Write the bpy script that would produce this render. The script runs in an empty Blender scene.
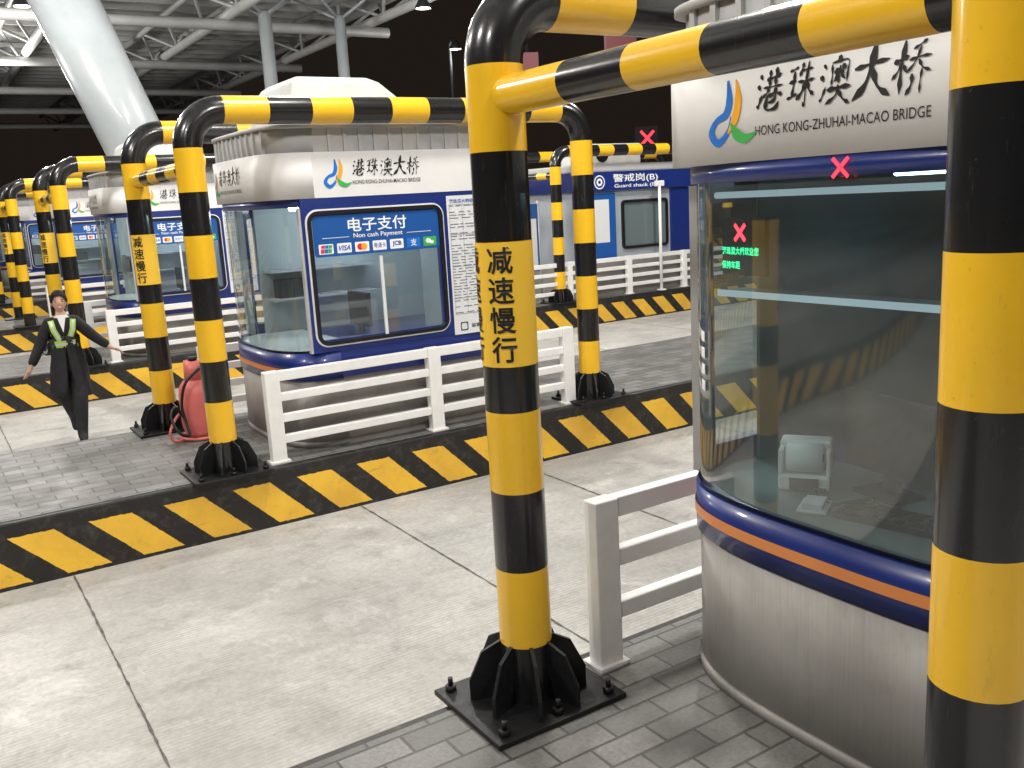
import bpy, bmesh, math, random
from mathutils import Vector, Matrix
from mathutils.bvhtree import BVHTree
random.seed(7)
PI=math.pi
col=bpy.context.scene.collection
scene=bpy.context.scene
# ------------------------------------------------------------------ materials
MATS={}
def nodes(name):
    m=bpy.data.materials.new(name);m.use_nodes=True
    nt=m.node_tree
    return m,nt,nt.nodes['Principled BSDF']
def mat(name,color,rough=.5,metal=0,var=0,scale=6,bump=0,bscale=60,coat=0,emit=None,estr=0,spec=None):
    if name in MATS: return MATS[name]
    m,nt,b=nodes(name);N=nt.nodes;L=nt.links
    b.inputs['Base Color'].default_value=(*color,1);b.inputs['Roughness'].default_value=rough;b.inputs['Metallic'].default_value=metal
    if coat: b.inputs['Coat Weight'].default_value=coat;b.inputs['Coat Roughness'].default_value=.08
    if spec is not None: b.inputs['Specular IOR Level'].default_value=spec
    if emit: b.inputs['Emission Color'].default_value=(*emit,1);b.inputs['Emission Strength'].default_value=estr
    if var or bump:
        tc=N.new('ShaderNodeTexCoord')
    if var:
        n=N.new('ShaderNodeTexNoise');n.inputs['Scale'].default_value=scale;n.inputs['Detail'].default_value=6;n.inputs['Roughness'].default_value=.65
        L.new(tc.outputs['Object'],n.inputs['Vector'])
        r=N.new('ShaderNodeValToRGB');e=r.color_ramp.elements
        e[0].position=.3;e[1].position=.72
        e[0].color=(*[c*(1-var) for c in color],1);e[1].color=(*[min(1,c*(1+var*.4)) for c in color],1)
        L.new(n.outputs['Fac'],r.inputs['Fac']);L.new(r.outputs['Color'],b.inputs['Base Color'])
        mr=N.new('ShaderNodeMapRange');mr.inputs['To Min'].default_value=min(1,rough*1.35);mr.inputs['To Max'].default_value=rough*.8
        L.new(n.outputs['Fac'],mr.inputs['Value']);L.new(mr.outputs['Result'],b.inputs['Roughness'])
    if bump:
        n2=N.new('ShaderNodeTexNoise');n2.inputs['Scale'].default_value=bscale;n2.inputs['Detail'].default_value=4
        L.new(tc.outputs['Object'],n2.inputs['Vector'])
        bp=N.new('ShaderNodeBump');bp.inputs['Strength'].default_value=bump;bp.inputs['Distance'].default_value=.01
        L.new(n2.outputs['Fac'],bp.inputs['Height']);L.new(bp.outputs['Normal'],b.inputs['Normal'])
    MATS[name]=m;return m
def emis(name,color,s):
    if name in MATS: return MATS[name]
    m,nt,b=nodes(name)
    b.inputs['Base Color'].default_value=(*[c*.2 for c in color],1)
    b.inputs['Emission Color'].default_value=(*color,1);b.inputs['Emission Strength'].default_value=s
    MATS[name]=m;return m
def M_(nt,op,a,b=None,clamp=False):
    n=nt.nodes.new('ShaderNodeMath');n.operation=op;n.use_clamp=clamp
    for i,v in enumerate((a,b)):
        if v is None: continue
        if isinstance(v,(int,float)): n.inputs[i].default_value=v
        else: nt.links.new(v,n.inputs[i])
    return n.outputs[0]
def glass(name,tint,base=.08,refl=(.9,.95,1),rough=.02,haze=.06):
    m=bpy.data.materials.new(name);m.use_nodes=True;nt=m.node_tree;N=nt.nodes;L=nt.links
    N.remove(N['Principled BSDF']);out=N['Material Output']
    t=N.new('ShaderNodeBsdfTransparent');t.inputs['Color'].default_value=(*tint,1)
    d=N.new('ShaderNodeBsdfDiffuse');d.inputs['Color'].default_value=(.55,.64,.63,1)
    tc=N.new('ShaderNodeTexCoord').outputs['Object']
    dn=N.new('ShaderNodeTexNoise');dn.inputs['Scale'].default_value=3;dn.inputs['Detail'].default_value=5;L.new(tc,dn.inputs['Vector'])
    hz=M_(nt,'MULTIPLY',dn.outputs['Fac'],haze*2)
    m0=N.new('ShaderNodeMixShader');L.new(hz,m0.inputs['Fac']);L.new(t.outputs[0],m0.inputs[1]);L.new(d.outputs[0],m0.inputs[2])
    g=N.new('ShaderNodeBsdfGlossy');g.inputs['Roughness'].default_value=rough;g.inputs['Color'].default_value=(*refl,1)
    f=N.new('ShaderNodeLayerWeight');f.inputs['Blend'].default_value=.5
    nz=N.new('ShaderNodeTexNoise');nz.inputs['Scale'].default_value=1.3;nz.inputs['Detail'].default_value=1;L.new(tc,nz.inputs['Vector'])
    bp=N.new('ShaderNodeBump');bp.inputs['Strength'].default_value=.12;bp.inputs['Distance'].default_value=.02;L.new(nz.outputs['Fac'],bp.inputs['Height']);L.new(bp.outputs[0],g.inputs['Normal'])
    fac=M_(nt,'ADD',M_(nt,'MULTIPLY',M_(nt,'POWER',f.outputs['Facing'],4.0),.80),base,True)
    mx=N.new('ShaderNodeMixShader');L.new(fac,mx.inputs['Fac'])
    L.new(m0.outputs[0],mx.inputs[1]);L.new(g.outputs[0],mx.inputs[2]);L.new(mx.outputs[0],out.inputs['Surface'])
    return m
def mixc(nt,f,a,b):
    n=nt.nodes.new('ShaderNodeMix');n.data_type='RGBA'
    for i,v in ((0,f),(6,a),(7,b)):
        if isinstance(v,(int,float)): n.inputs[i].default_value=v
        elif isinstance(v,tuple): n.inputs[i].default_value=(*v,1)
        else: nt.links.new(v,n.inputs[i])
    return n.outputs[2]
def noise(nt,vec,scale,detail=5,rough=.6,dist=0):
    n=nt.nodes.new('ShaderNodeTexNoise');n.inputs['Scale'].default_value=scale;n.inputs['Detail'].default_value=detail
    n.inputs['Roughness'].default_value=rough;n.inputs['Distortion'].default_value=dist
    nt.links.new(vec,n.inputs['Vector']);return n.outputs['Fac']
def ramp(nt,f,p0,p1):
    n=nt.nodes.new('ShaderNodeMapRange');n.inputs['From Min'].default_value=p0;n.inputs['From Max'].default_value=p1
    nt.links.new(f,n.inputs['Value']);return n.outputs['Result']
def mapping(nt,vec,sc):
    n=nt.nodes.new('ShaderNodeMapping');n.inputs['Scale'].default_value=sc;nt.links.new(vec,n.inputs['Vector']);return n.outputs[0]
YEL=(.93,.54,.022)
def pole_paint(name,c,dirt,rough):
    m,nt,b=nodes(name);tc=nt.nodes.new('ShaderNodeTexCoord').outputs['Object']
    a=mixc(nt,ramp(nt,noise(nt,tc,2.5,5),.3,.7),tuple(v*.9 for v in c),c)
    sc=ramp(nt,noise(nt,mapping(nt,tc,(30,30,5)),1.6,7,.75),.60,.74);a=mixc(nt,M_(nt,'MULTIPLY',sc,.35),a,dirt)
    sp=ramp(nt,noise(nt,tc,45,4,.7),.66,.72);a=mixc(nt,M_(nt,'MULTIPLY',sp,.5),a,dirt)
    nt.links.new(a,b.inputs['Base Color']);b.inputs['Coat Weight'].default_value=.4;b.inputs['Coat Roughness'].default_value=.12
    nt.links.new(M_(nt,'ADD',M_(nt,'MULTIPLY',sc,.25),rough),b.inputs['Roughness'])
    bp=nt.nodes.new('ShaderNodeBump');bp.inputs['Strength'].default_value=.06;bp.inputs['Distance'].default_value=.01
    nt.links.new(noise(nt,tc,14,4),bp.inputs['Height']);nt.links.new(bp.outputs[0],b.inputs['Normal']);return m
m_yel=pole_paint('yellow_gloss_paint',YEL,(.40,.24,.05),.28)
m_blk=pole_paint('black_gloss_paint',(.012,.012,.013),(.07,.065,.06),.24)
m_basepl=mat('black_steel_plate',(.018,.018,.02),.42,.3,.4,20,.2,80)
m_white=mat('white_enamel',(.88,.88,.87),.35,0,.10,5,.03,40)
m_fascia=mat('matte_white_fascia',(.74,.74,.74),.6,0,.06,3)
m_wallg=mat('pale_wall',(.36,.40,.45),.5,0,.08,3)
m_blue=mat('booth_blue',(.012,.03,.19),.3,0,.12,3,coat=.3)
m_orange=mat('orange_line',(.75,.27,.08),.4)
m_grey=mat('roof_grey',(.50,.51,.52),.6,0,.12,4)
m_roofw=mat('roof_white',(.62,.63,.62),.55,0,.15,4)
m_frame=mat('window_frame_black',(.01,.01,.012),.35)
m_gl=glass('booth_glass',(.52,.62,.63),.10,(.98,.94,.88),.05,.10)
m_gl2=glass('window_glass',(.84,.89,.89),.09,(.9,.95,1),.02,.06)
m_int=mat('interior_dim',(.15,.20,.205),.6,0,.1,2)  # darker copy of the interior colour, dimness of the near booth painted in
m_intl=mat('interior_lit',(.52,.58,.57),.6,0,.1,2)  # lighter copy of the interior colour, brightness of lit booths painted in
m_tube=emis('cool_tube',(.80,.94,1),52)
m_tubed=emis('cool_tube_soft',(.65,.88,1),14)
m_streak=emis('reflected_streak',(.66,.80,.86),.75)
m_txt=mat('black_lettering',(.01,.01,.012),.5)
m_txtw=mat('white_lettering',(.85,.87,.9),.5)
m_txtb=mat('blue_lettering',(.02,.1,.4),.5)
m_paper=mat('poster_paper',(.70,.72,.74),.4)
m_banner=mat('banner_blue',(.012,.09,.34),.35)
m_grn=mat('logo_green',(.05,.42,.08),.4);m_lblue=mat('logo_blue',(.01,.16,.6),.4);m_lor=mat('logo_orange',(.90,.40,.02),.4);m_red=mat('logo_red',(.7,.03,.02),.4)
m_redled=emis('red_led',(1,.03,.05),3.2);m_redrefl=emis('red_sign_reflection',(1,.03,.05),8);m_grnrefl=emis('green_sign_reflection',(.03,1,.35),4.0);m_dimred=emis('dim_red_reflection',(.5,.05,.07),.07)
m_dark=mat('dark_plastic',(.010,.010,.012),.55)
m_steel=mat('canopy_steel',(.50,.51,.50),.5,.1,.15,2)
m_deck=mat('roof_deck',(.11,.108,.10),.8)
m_sticker=mat('yellow_sticker',(.94,.58,.05),.4)
m_line=mat('print_grey',(.16,.17,.2),.6)
def m_metal_():
    m,nt,b=nodes('booth_steel');tc=nt.nodes.new('ShaderNodeTexCoord').outputs['Object']
    n=noise(nt,mapping(nt,tc,(40,40,1.2)),3,4);n2=noise(nt,tc,2.2,5)
    c=mixc(nt,ramp(nt,n2,.3,.7),(.33,.315,.30),(.47,.455,.435));c=mixc(nt,M_(nt,'MULTIPLY',n,.3),c,(.28,.27,.255))
    c=mixc(nt,M_(nt,'MULTIPLY',ramp(nt,noise(nt,mapping(nt,tc,(5,5,1.5)),2,6,.7),.55,.75),.45),c,(.20,.18,.16))
    nt.links.new(c,b.inputs['Base Color']);b.inputs['Metallic'].default_value=.4
    nt.links.new(ramp(nt,n,-.9,1.2),b.inputs['Roughness']);return m
m_metal=m_metal_()
def m_island_():
    m,nt,b=nodes('kerb_stripes');tc=nt.nodes.new('ShaderNodeTexCoord').outputs['Object']
    sp=nt.nodes.new('ShaderNodeSeparateXYZ');nt.links.new(tc,sp.inputs[0]);x,y,z=sp.outputs
    wob=M_(nt,'MULTIPLY',M_(nt,'SUBTRACT',noise(nt,tc,25,3),.5),.02)
    u=M_(nt,'ADD',M_(nt,'ADD',x,z),wob)
    fr=M_(nt,'FRACT',M_(nt,'MULTIPLY',M_(nt,'ADD',u,47.4),1/.48))
    s=M_(nt,'LESS_THAN',fr,.57)
    zz=M_(nt,'ADD',z,wob)
    s=M_(nt,'MULTIPLY',s,M_(nt,'MULTIPLY',M_(nt,'LESS_THAN',zz,.345),M_(nt,'GREATER_THAN',zz,.03)))
    wear=ramp(nt,noise(nt,tc,9,8,.75),.57,.75);wear2=ramp(nt,noise(nt,tc,2.5,5),.3,.65)
    yc=mixc(nt,wear2,(.74,.42,.05),(.94,.57,.05));yc=mixc(nt,M_(nt,'MULTIPLY',wear,.55),yc,(.26,.18,.09))
    bc=mixc(nt,ramp(nt,noise(nt,tc,14,6,.7),.5,.8),(.014,.013,.013),(.07,.065,.06))
    c=mixc(nt,s,bc,yc)
    scr=ramp(nt,noise(nt,mapping(nt,tc,(1.2,1,14)),2.0,6,.75),.62,.70);c=mixc(nt,M_(nt,'MULTIPLY',scr,.45),c,(.10,.09,.08))
    nt.links.new(c,b.inputs['Base Color']);b.inputs['Roughness'].default_value=.5
    bp=nt.nodes.new('ShaderNodeBump');bp.inputs['Strength'].default_value=.25;bp.inputs['Distance'].default_value=.01
    nt.links.new(noise(nt,tc,40,5),bp.inputs['Height']);nt.links.new(bp.outputs[0],b.inputs['Normal']);return m
m_island=m_island_()
def m_pave_():
    m,nt,b=nodes('island_paving');tc=nt.nodes.new('ShaderNodeTexCoord').outputs['Object']
    br=nt.nodes.new('ShaderNodeTexBrick');nt.links.new(tc,br.inputs['Vector'])
    br.inputs['Scale'].default_value=1;br.inputs['Brick Width'].default_value=.24;br.inputs['Row Height'].default_value=.12
    br.inputs['Mortar Size'].default_value=.006;br.inputs['Mortar Smooth'].default_value=.3;br.inputs['Bias'].default_value=0
    br.inputs['Color1'].default_value=(.10,.10,.098,1);br.inputs['Color2'].default_value=(.22,.215,.21,1);br.inputs['Mortar'].default_value=(.045,.045,.045,1)
    d=ramp(nt,noise(nt,tc,3,6,.7),.35,.72);c=mixc(nt,M_(nt,'MULTIPLY',d,.3),br.outputs['Color'],(.28,.27,.25))
    c=mixc(nt,M_(nt,'MULTIPLY',ramp(nt,noise(nt,tc,60,3),.4,.7),.35),c,(.06,.06,.06))
    c=mixc(nt,M_(nt,'MULTIPLY',ramp(nt,noise(nt,tc,1.3,5,.7),.5,.7),.5),c,(.06,.055,.05))
    nt.links.new(c,b.inputs['Base Color'])
    nt.links.new(ramp(nt,noise(nt,tc,6,5),-.3,1.2),b.inputs['Roughness'])
    bp=nt.nodes.new('ShaderNodeBump');bp.inputs['Strength'].default_value=.7;bp.inputs['Distance'].default_value=.01
    h=M_(nt,'SUBTRACT',M_(nt,'MULTIPLY',noise(nt,tc,50,4),.35),br.outputs['Fac'])
    nt.links.new(h,bp.inputs['Height']);nt.links.new(bp.outputs[0],b.inputs['Normal']);return m
m_pave=m_pave_()
def m_conc_(name,lo,hi,stain=.6):
    m,nt,b=nodes(name);tc=nt.nodes.new('ShaderNodeTexCoord').outputs['Object']
    big=ramp(nt,noise(nt,tc,.55,6,.6,.4),.35,.62)
    c=mixc(nt,big,lo,hi)
    streak=ramp(nt,noise(nt,mapping(nt,tc,(.6,4.0,1)),1.2,6,.7),.5,.75)
    c=mixc(nt,M_(nt,'MULTIPLY',streak,stain*.6),c,(.17,.165,.155))
    fine=ramp(nt,noise(nt,tc,28,8,.75),.38,.66);c=mixc(nt,M_(nt,'MULTIPLY',fine,.38),c,tuple(v*.5 for v in lo))
    med=ramp(nt,noise(nt,tc,5,8,.75),.50,.70);c=mixc(nt,M_(nt,'MULTIPLY',med,stain*.75),c,(.22,.21,.195))
    pale=ramp(nt,noise(nt,tc,1.7,9,.8,.6),.54,.68);c=mixc(nt,M_(nt,'MULTIPLY',pale,.6),c,(.76,.755,.74))
    spot=ramp(nt,noise(nt,tc,2.3,3,.5,.8),.66,.78);c=mixc(nt,M_(nt,'MULTIPLY',spot,.6),c,(.09,.085,.08))
    dots=ramp(nt,noise(nt,tc,70,3,.6),.68,.74);c=mixc(nt,M_(nt,'MULTIPLY',dots,.5),c,(.10,.09,.08))
    wv=nt.nodes.new('ShaderNodeTexWave');wv.inputs['Scale'].default_value=11;wv.inputs['Distortion'].default_value=.8;wv.inputs['Detail'].default_value=2
    wv.bands_direction='Y';nt.links.new(tc,wv.inputs['Vector'])
    gm=ramp(nt,noise(nt,tc,1.1,4),.40,.60)
    c=mixc(nt,M_(nt,'MULTIPLY',M_(nt,'MULTIPLY',wv.outputs['Fac'],gm),.30),c,tuple(v*.45 for v in lo))
    nt.links.new(c,b.inputs['Base Color']);nt.links.new(ramp(nt,noise(nt,tc,2,4),-.9,1.1),b.inputs['Roughness'])
    bp=nt.nodes.new('ShaderNodeBump');bp.inputs['Strength'].default_value=.4;bp.inputs['Distance'].default_value=.006
    h=M_(nt,'ADD',noise(nt,tc,45,6,.7),M_(nt,'MULTIPLY',wv.outputs['Fac'],.4))
    nt.links.new(h,bp.inputs['Height']);nt.links.new(bp.outputs[0],b.inputs['Normal']);return m
m_conc=m_conc_('lane_concrete',(.41,.40,.38),(.63,.62,.595))
m_conc2=m_conc_('plaza_concrete',(.16,.155,.15),(.26,.25,.24))
# ------------------------------------------------------------------ geometry helpers
def box(bm,x0,x1,y0,y1,z0,z1,mi=0):
    v=[bm.verts.new(p) for p in ((x0,y0,z0),(x1,y0,z0),(x1,y1,z0),(x0,y1,z0),(x0,y0,z1),(x1,y0,z1),(x1,y1,z1),(x0,y1,z1))]
    for f in ((3,2,1,0),(4,5,6,7),(0,1,5,4),(1,2,6,5),(2,3,7,6),(3,0,4,7)):
        bm.faces.new([v[i] for i in f]).material_index=mi
def ring(bm,c,u,v,r,n,r2=None):
    r2=r2 or r
    return [bm.verts.new(c+u*(r*math.cos(2*PI*i/n))+v*(r2*math.sin(2*PI*i/n))) for i in range(n)]
def bridge(bm,a,b,mi=0,smooth=True):
    n=len(a)
    for i in range(n):
        f=bm.faces.new((a[i],a[(i+1)%n],b[(i+1)%n],b[i]));f.material_index=mi;f.smooth=smooth
def frame_of(d):
    d=d.normalized();a=Vector((0,0,1)) if abs(d.z)<.9 else Vector((1,0,0))
    u=d.cross(a).normalized();return u,d.cross(u).normalized()
def tube(bm,p0,p1,r0,r1=None,n=12,mi=0,caps=True):
    p0=Vector(p0);p1=Vector(p1);r1=r0 if r1 is None else r1
    u,v=frame_of(p1-p0);a=ring(bm,p0,u,v,r0,n);b=ring(bm,p1,u,v,r1,n);bridge(bm,a,b,mi)
    if caps:
        f=bm.faces.new(a[::-1]);f.material_index=mi;f=bm.faces.new(b);f.material_index=mi
def path_tube(bm,pts,r,n=8,mi=0):
    pts=[Vector(p) for p in pts];prev=None
    for i,p in enumerate(pts):
        d=(pts[min(i+1,len(pts)-1)]-pts[max(i-1,0)])
        if i==0: u,v=frame_of(d)
        else:
            d.normalize();u=(u-d*u.dot(d)).normalized();v=d.cross(u).normalized()
        a=ring(bm,p,u,v,r,n)
        if prev: bridge(bm,prev,a,mi)
        else: bm.faces.new(a[::-1]).material_index=mi
        prev=a
    bm.faces.new(prev).material_index=mi
def smooth_path(P,k=6):
    P=[Vector(p) for p in P];Q=[P[0]*2-P[1]]+P+[P[-1]*2-P[-2]];out=[]
    for i in range(1,len(Q)-2):
        a,b,c,d=Q[i-1:i+3]
        for j in range(k):
            t=j/k;out.append(.5*((2*b)+(c-a)*t+(2*a-5*b+4*c-d)*t*t+(3*b-a-3*c+d)*t**3))
    out.append(P[-1]);return out
def lathe(bm,prof,c=(0,0,0),n=20,mi=0):
    c=Vector(c);prev=None;X=Vector((1,0,0));Y=Vector((0,1,0))
    for r,z in prof:
        a=ring(bm,c+Vector((0,0,z)),X,Y,max(r,1e-4),n)
        if prev: bridge(bm,prev,a,mi)
        prev=a
def obj(name,bm,mats,parent=None,bev=0,loc=None,fixn=True):
    if fixn: bmesh.ops.recalc_face_normals(bm,faces=bm.faces)
    me=bpy.data.meshes.new(name);bm.to_mesh(me);bm.free()
    for m in (mats if isinstance(mats,(list,tuple)) else [mats]): me.materials.append(m)
    o=bpy.data.objects.new(name,me);col.objects.link(o)
    if parent: o.parent=parent
    if loc: o.location=loc
    if bev:
        b=o.modifiers.new('bevel','BEVEL');b.width=bev;b.segments=2;b.limit_method='ANGLE';b.angle_limit=math.radians(40)
    return o
def NB(): return bmesh.new()
def empty(name,loc,rz=0):
    o=bpy.data.objects.new(name,None);col.objects.link(o);o.location=loc;o.rotation_euler=(0,0,rz);o.empty_display_size=.2;return o
def tag(o,label,cat,group=None):
    o['label']=label;o['category']=cat
    if group: o['group']=group
    return o
def struct(o): o['kind']='structure';return o
def copy_tree(o,parent=None,skip=()):
    c=o.copy();col.objects.link(c)
    if parent: c.parent=parent
    for ch in list(o.children):
        if ch.name.split('.')[0] in skip: continue
        copy_tree(ch,c,skip)
    return c
END=(Vector((0,-1,0)),Vector((0,0,1)),Vector((-1,0,0)))   # text on a face looking -X
SIDE=(Vector((1,0,0)),Vector((0,0,1)),Vector((0,-1,0)))   # text on a face looking -Y
def text_bm(body,bold=0,shear=0):
    cu=bpy.data.curves.new('t','FONT');cu.body=body;cu.size=1;cu.offset=bold;cu.shear=shear;cu.resolution_u=3
    o=bpy.data.objects.new('t',cu);col.objects.link(o)
    dg=bpy.context.evaluated_depsgraph_get();me=bpy.data.meshes.new_from_object(o.evaluated_get(dg))
    bpy.data.objects.remove(o);bpy.data.curves.remove(cu)
    bm=NB();bm.from_mesh(me);bpy.data.meshes.remove(me);return bm
def fit(bm,w,h):
    xs=[v.co.x for v in bm.verts];ys=[v.co.y for v in bm.verts]
    if not xs: return
    cx=(min(xs)+max(xs))/2;cy=(min(ys)+max(ys))/2;W=max(xs)-min(xs);Hh=max(ys)-min(ys)
    sx=w/W if w else None;sy=h/Hh if h else None
    sx=sx or sy;sy=sy or sx
    for v in bm.verts: v.co=Vector(((v.co.x-cx)*sx,(v.co.y-cy)*sy,0))
def place(bm,center,axes,bend=None):
    c=Vector(center);a,b,o=axes
    for v in bm.verts:
        z=v.co.z;p=c+a*v.co.x+b*v.co.y+o*z
        if bend: p.x=bend(p.y)-z
        v.co=p
def text(body,name,center,axes,m,parent,w=None,h=None,bold=0,shear=0,bend=None):
    bm=text_bm(body,bold,shear);fit(bm,w,h);place(bm,center,axes,bend)
    return obj(name,bm,m,parent,fixn=False)
def ribbon(bm,pts,ws,mi,z=0,n=24):
    P=smooth_path([(x,y,0) for x,y in pts],8);m=len(P);prev=None
    for i,p in enumerate(P):
        t=i/(m-1);d=(P[min(i+1,m-1)]-P[max(i-1,0)]).normalized();nn=Vector((-d.y,d.x,0))
        k=t*(len(ws)-1);j=min(int(k),len(ws)-2);w=ws[j]+(ws[j+1]-ws[j])*(k-j)
        q=[bm.verts.new(p+nn*w/2+Vector((0,0,z))),bm.verts.new(p-nn*w/2+Vector((0,0,z)))]
        if prev: bm.faces.new((prev[0],q[0],q[1],prev[1])).material_index=mi
        prev=q
def logo(center,axes,s,parent,bend=None):
    bm=NB()
    ribbon(bm,[(-.08*s,.55*s),(-.06*s,.2*s),(-.16*s,-.05*s),(-.42*s,-.16*s),(-.56*s,-.38*s),(-.36*s,-.56*s),(-.1*s,-.36*s),(-.02*s,-.1*s)],[.06*s,.17*s,.15*s,.11*s,.16*s,.15*s,.09*s,.03*s],0)
    ribbon(bm,[(.13*s,.55*s),(.17*s,.2*s),(.08*s,-.15*s),(-.1*s,-.40*s)],[.04*s,.17*s,.18*s,.03*s],1,.0008)
    ribbon(bm,[(-.02*s,-.22*s),(.12*s,-.42*s),(.35*s,-.52*s),(.62*s,-.42*s)],[.04*s,.21*s,.17*s,.02*s],2,.0016)
    place(bm,center,axes,bend)
    return obj('emblem',bm,[m_lblue,m_lor,m_grn],parent)
W3=[((.06,.86),(.13,.82),(.19,.74)),((.0,.60),(.08,.56),(.13,.48)),((.02,.06),(.10,.16),(.22,.40))]
GL=[W3+[((.33,.77),(.6,.79),(.92,.83)),((.50,.97),(.49,.78),(.46,.58)),((.76,1.0),(.74,.8),(.70,.58)),((.24,.54),(.6,.56),(1.02,.62)),((.50,.55),(.40,.42),(.22,.30)),((.70,.56),(.84,.42),(1.04,.34)),
 ((.42,.38),(.60,.39),(.76,.42),(.72,.24),(.46,.22)),((.43,.38),(.40,.12),(.50,.02),(.80,.02),(.93,.18))],
 [((.02,.82),(.2,.84),(.36,.88)),((.04,.52),(.2,.54),(.33,.57)),((-.02,.14),(.18,.20),(.38,.30)),((.2,.84),(.19,.5),(.18,.2)),((.56,.98),(.50,.84),(.40,.68)),((.5,.78),(.7,.80),(.93,.85)),((.38,.52),(.7,.55),(1.02,.61)),((.71,1.04),(.70,.5),(.68,.0),(.60,.07)),((.68,.54),(.56,.32),(.34,.12)),((.72,.54),(.86,.30),(1.05,.16))],
 W3+[((.64,1.04),(.60,.97),(.54,.89)),((.37,.87),(.37,.62),(.36,.42)),((.37,.87),(.62,.88),(.90,.91),(.89,.65),(.86,.44)),((.47,.66),(.62,.67),(.80,.69)),((.63,.84),(.63,.64),(.62,.45)),((.48,.80),(.52,.76),(.56,.71)),((.78,.83),(.74,.78),(.69,.72)),((.6,.65),(.54,.56),(.46,.49)),((.66,.65),(.74,.56),(.82,.50)),((.24,.30),(.6,.33),(1.02,.39)),((.63,.42),(.54,.18),(.24,-.02)),((.64,.33),(.80,.12),(1.04,-.02))],
 [((.02,.60),(.45,.64),(.98,.74)),((.53,1.06),(.48,.62),(.32,.25),(.0,-.02)),((.50,.62),(.70,.26),(1.05,.0))],
 [((.0,.64),(.2,.67),(.42,.73)),((.24,1.04),(.23,.5),(.22,-.02)),((.22,.66),(.14,.46),(-.02,.28)),((.25,.62),(.30,.54),(.38,.45)),((.88,1.0),(.72,.92),(.5,.86)),((.42,.64),(.7,.68),(1.04,.74)),((.72,.92),(.62,.62),(.36,.38)),((.70,.68),(.84,.52),(1.06,.42)),((.56,.42),(.55,.20),(.40,-.02)),((.82,.46),(.82,.22),(.81,-.04))]]
def calligraphy(center,axes,w,h,parent,bend=None):
    bm=NB();rr=random.Random(5);cw=w/5.0
    for i,g in enumerate(GL):
        s=[.95,.92,1.0,1.10,1.0][i];ox=-w/2+cw*(i+.5);oy=[0,.03,-.03,.02,-.02][i]*h;k=0
        for st in g:
            w0=(.074 if len(g)>6 else .11)*h*rr.uniform(.7,1.4)
            L=sum((Vector(st[j+1])-Vector(st[j])).length for j in range(len(st)-1))
            ws=[w0*.45,w0*1.35,w0*.5,w0*.5,w0*1.25,w0*.15] if L>.3 else [w0*.25,w0*1.4,w0*1.1,w0*.15]
            ribbon(bm,[(ox+((x-.5)*s+(y-.5)*.16+.02*math.sin(7*y+k))*cw*.86,oy+(y-.5+.03*math.sin(5*x+k))*s*h) for x,y in st],ws,0,.00012*k);k+=1
    place(bm,center,axes,bend)
    return obj('bridge_name',bm,m_txt,parent,fixn=False)
# ------------------------------------------------------------------ layout
ZI=.448;HW=1.043
YC=[1.795,7.51,13.86,19.9,26.0,32.1,38.2]
X0I,X1I=-9,26
bm=NB();s=400;f=bm.faces.new([bm.verts.new(p) for p in ((-s,-s,0),(s,-s,0),(s,s,0),(-s,s,0))])
struct(obj('ground',bm,m_conc2))
edges=[-8]+sum([[y-HW,y+HW] for y in YC],[])+[45]
for i in range(0,len(edges),2):
    bm=NB();bm.faces.new([bm.verts.new(p) for p in ((-40,edges[i],.004),(40,edges[i],.004),(40,edges[i+1],.004),(-40,edges[i+1],.004))])
    struct(obj('lane',bm,m_conc))
m_joint=mat('joint_sealant',(.15,.145,.135),.8,0,.6,20)
for i,(ya,yb) in enumerate(((2.84,6.465),(8.555,12.81),(14.91,18.85))):
    for x in (-3.6,-1.5,.6,2.66,4.19,6.3,8.4,10.5,12.6,14.7):
        bm=NB();w=.006;k=80;prev=None
        for j in range(k+1):
            y=ya+(yb-ya)*j/k;ww=w*(.35+1.1*random.random());xx=x+.002*random.uniform(-1,1)
            q=[bm.verts.new((xx-ww,y,.008)),bm.verts.new((xx+ww,y,.008))]
            if prev: bm.faces.new((prev[0],prev[1],q[1],q[0]))
            prev=q
        struct(obj('lane_joint',bm,m_joint))
for i,y in enumerate(YC):
    bm=NB();box(bm,X0I,X1I,-HW,HW,-.02,ZI-.004)
    struct(obj('traffic_island',bm,m_island,bev=.012,loc=(0,y,0)))
    bm=NB();bm.faces.new([bm.verts.new(p) for p in ((X0I+.04,-HW+.045,ZI),(X1I-.04,-HW+.045,ZI),(X1I-.04,HW-.045,ZI),(X0I+.04,HW-.045,ZI))])
    struct(obj('paving',bm,m_pave,loc=(0,y,0)))
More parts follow.
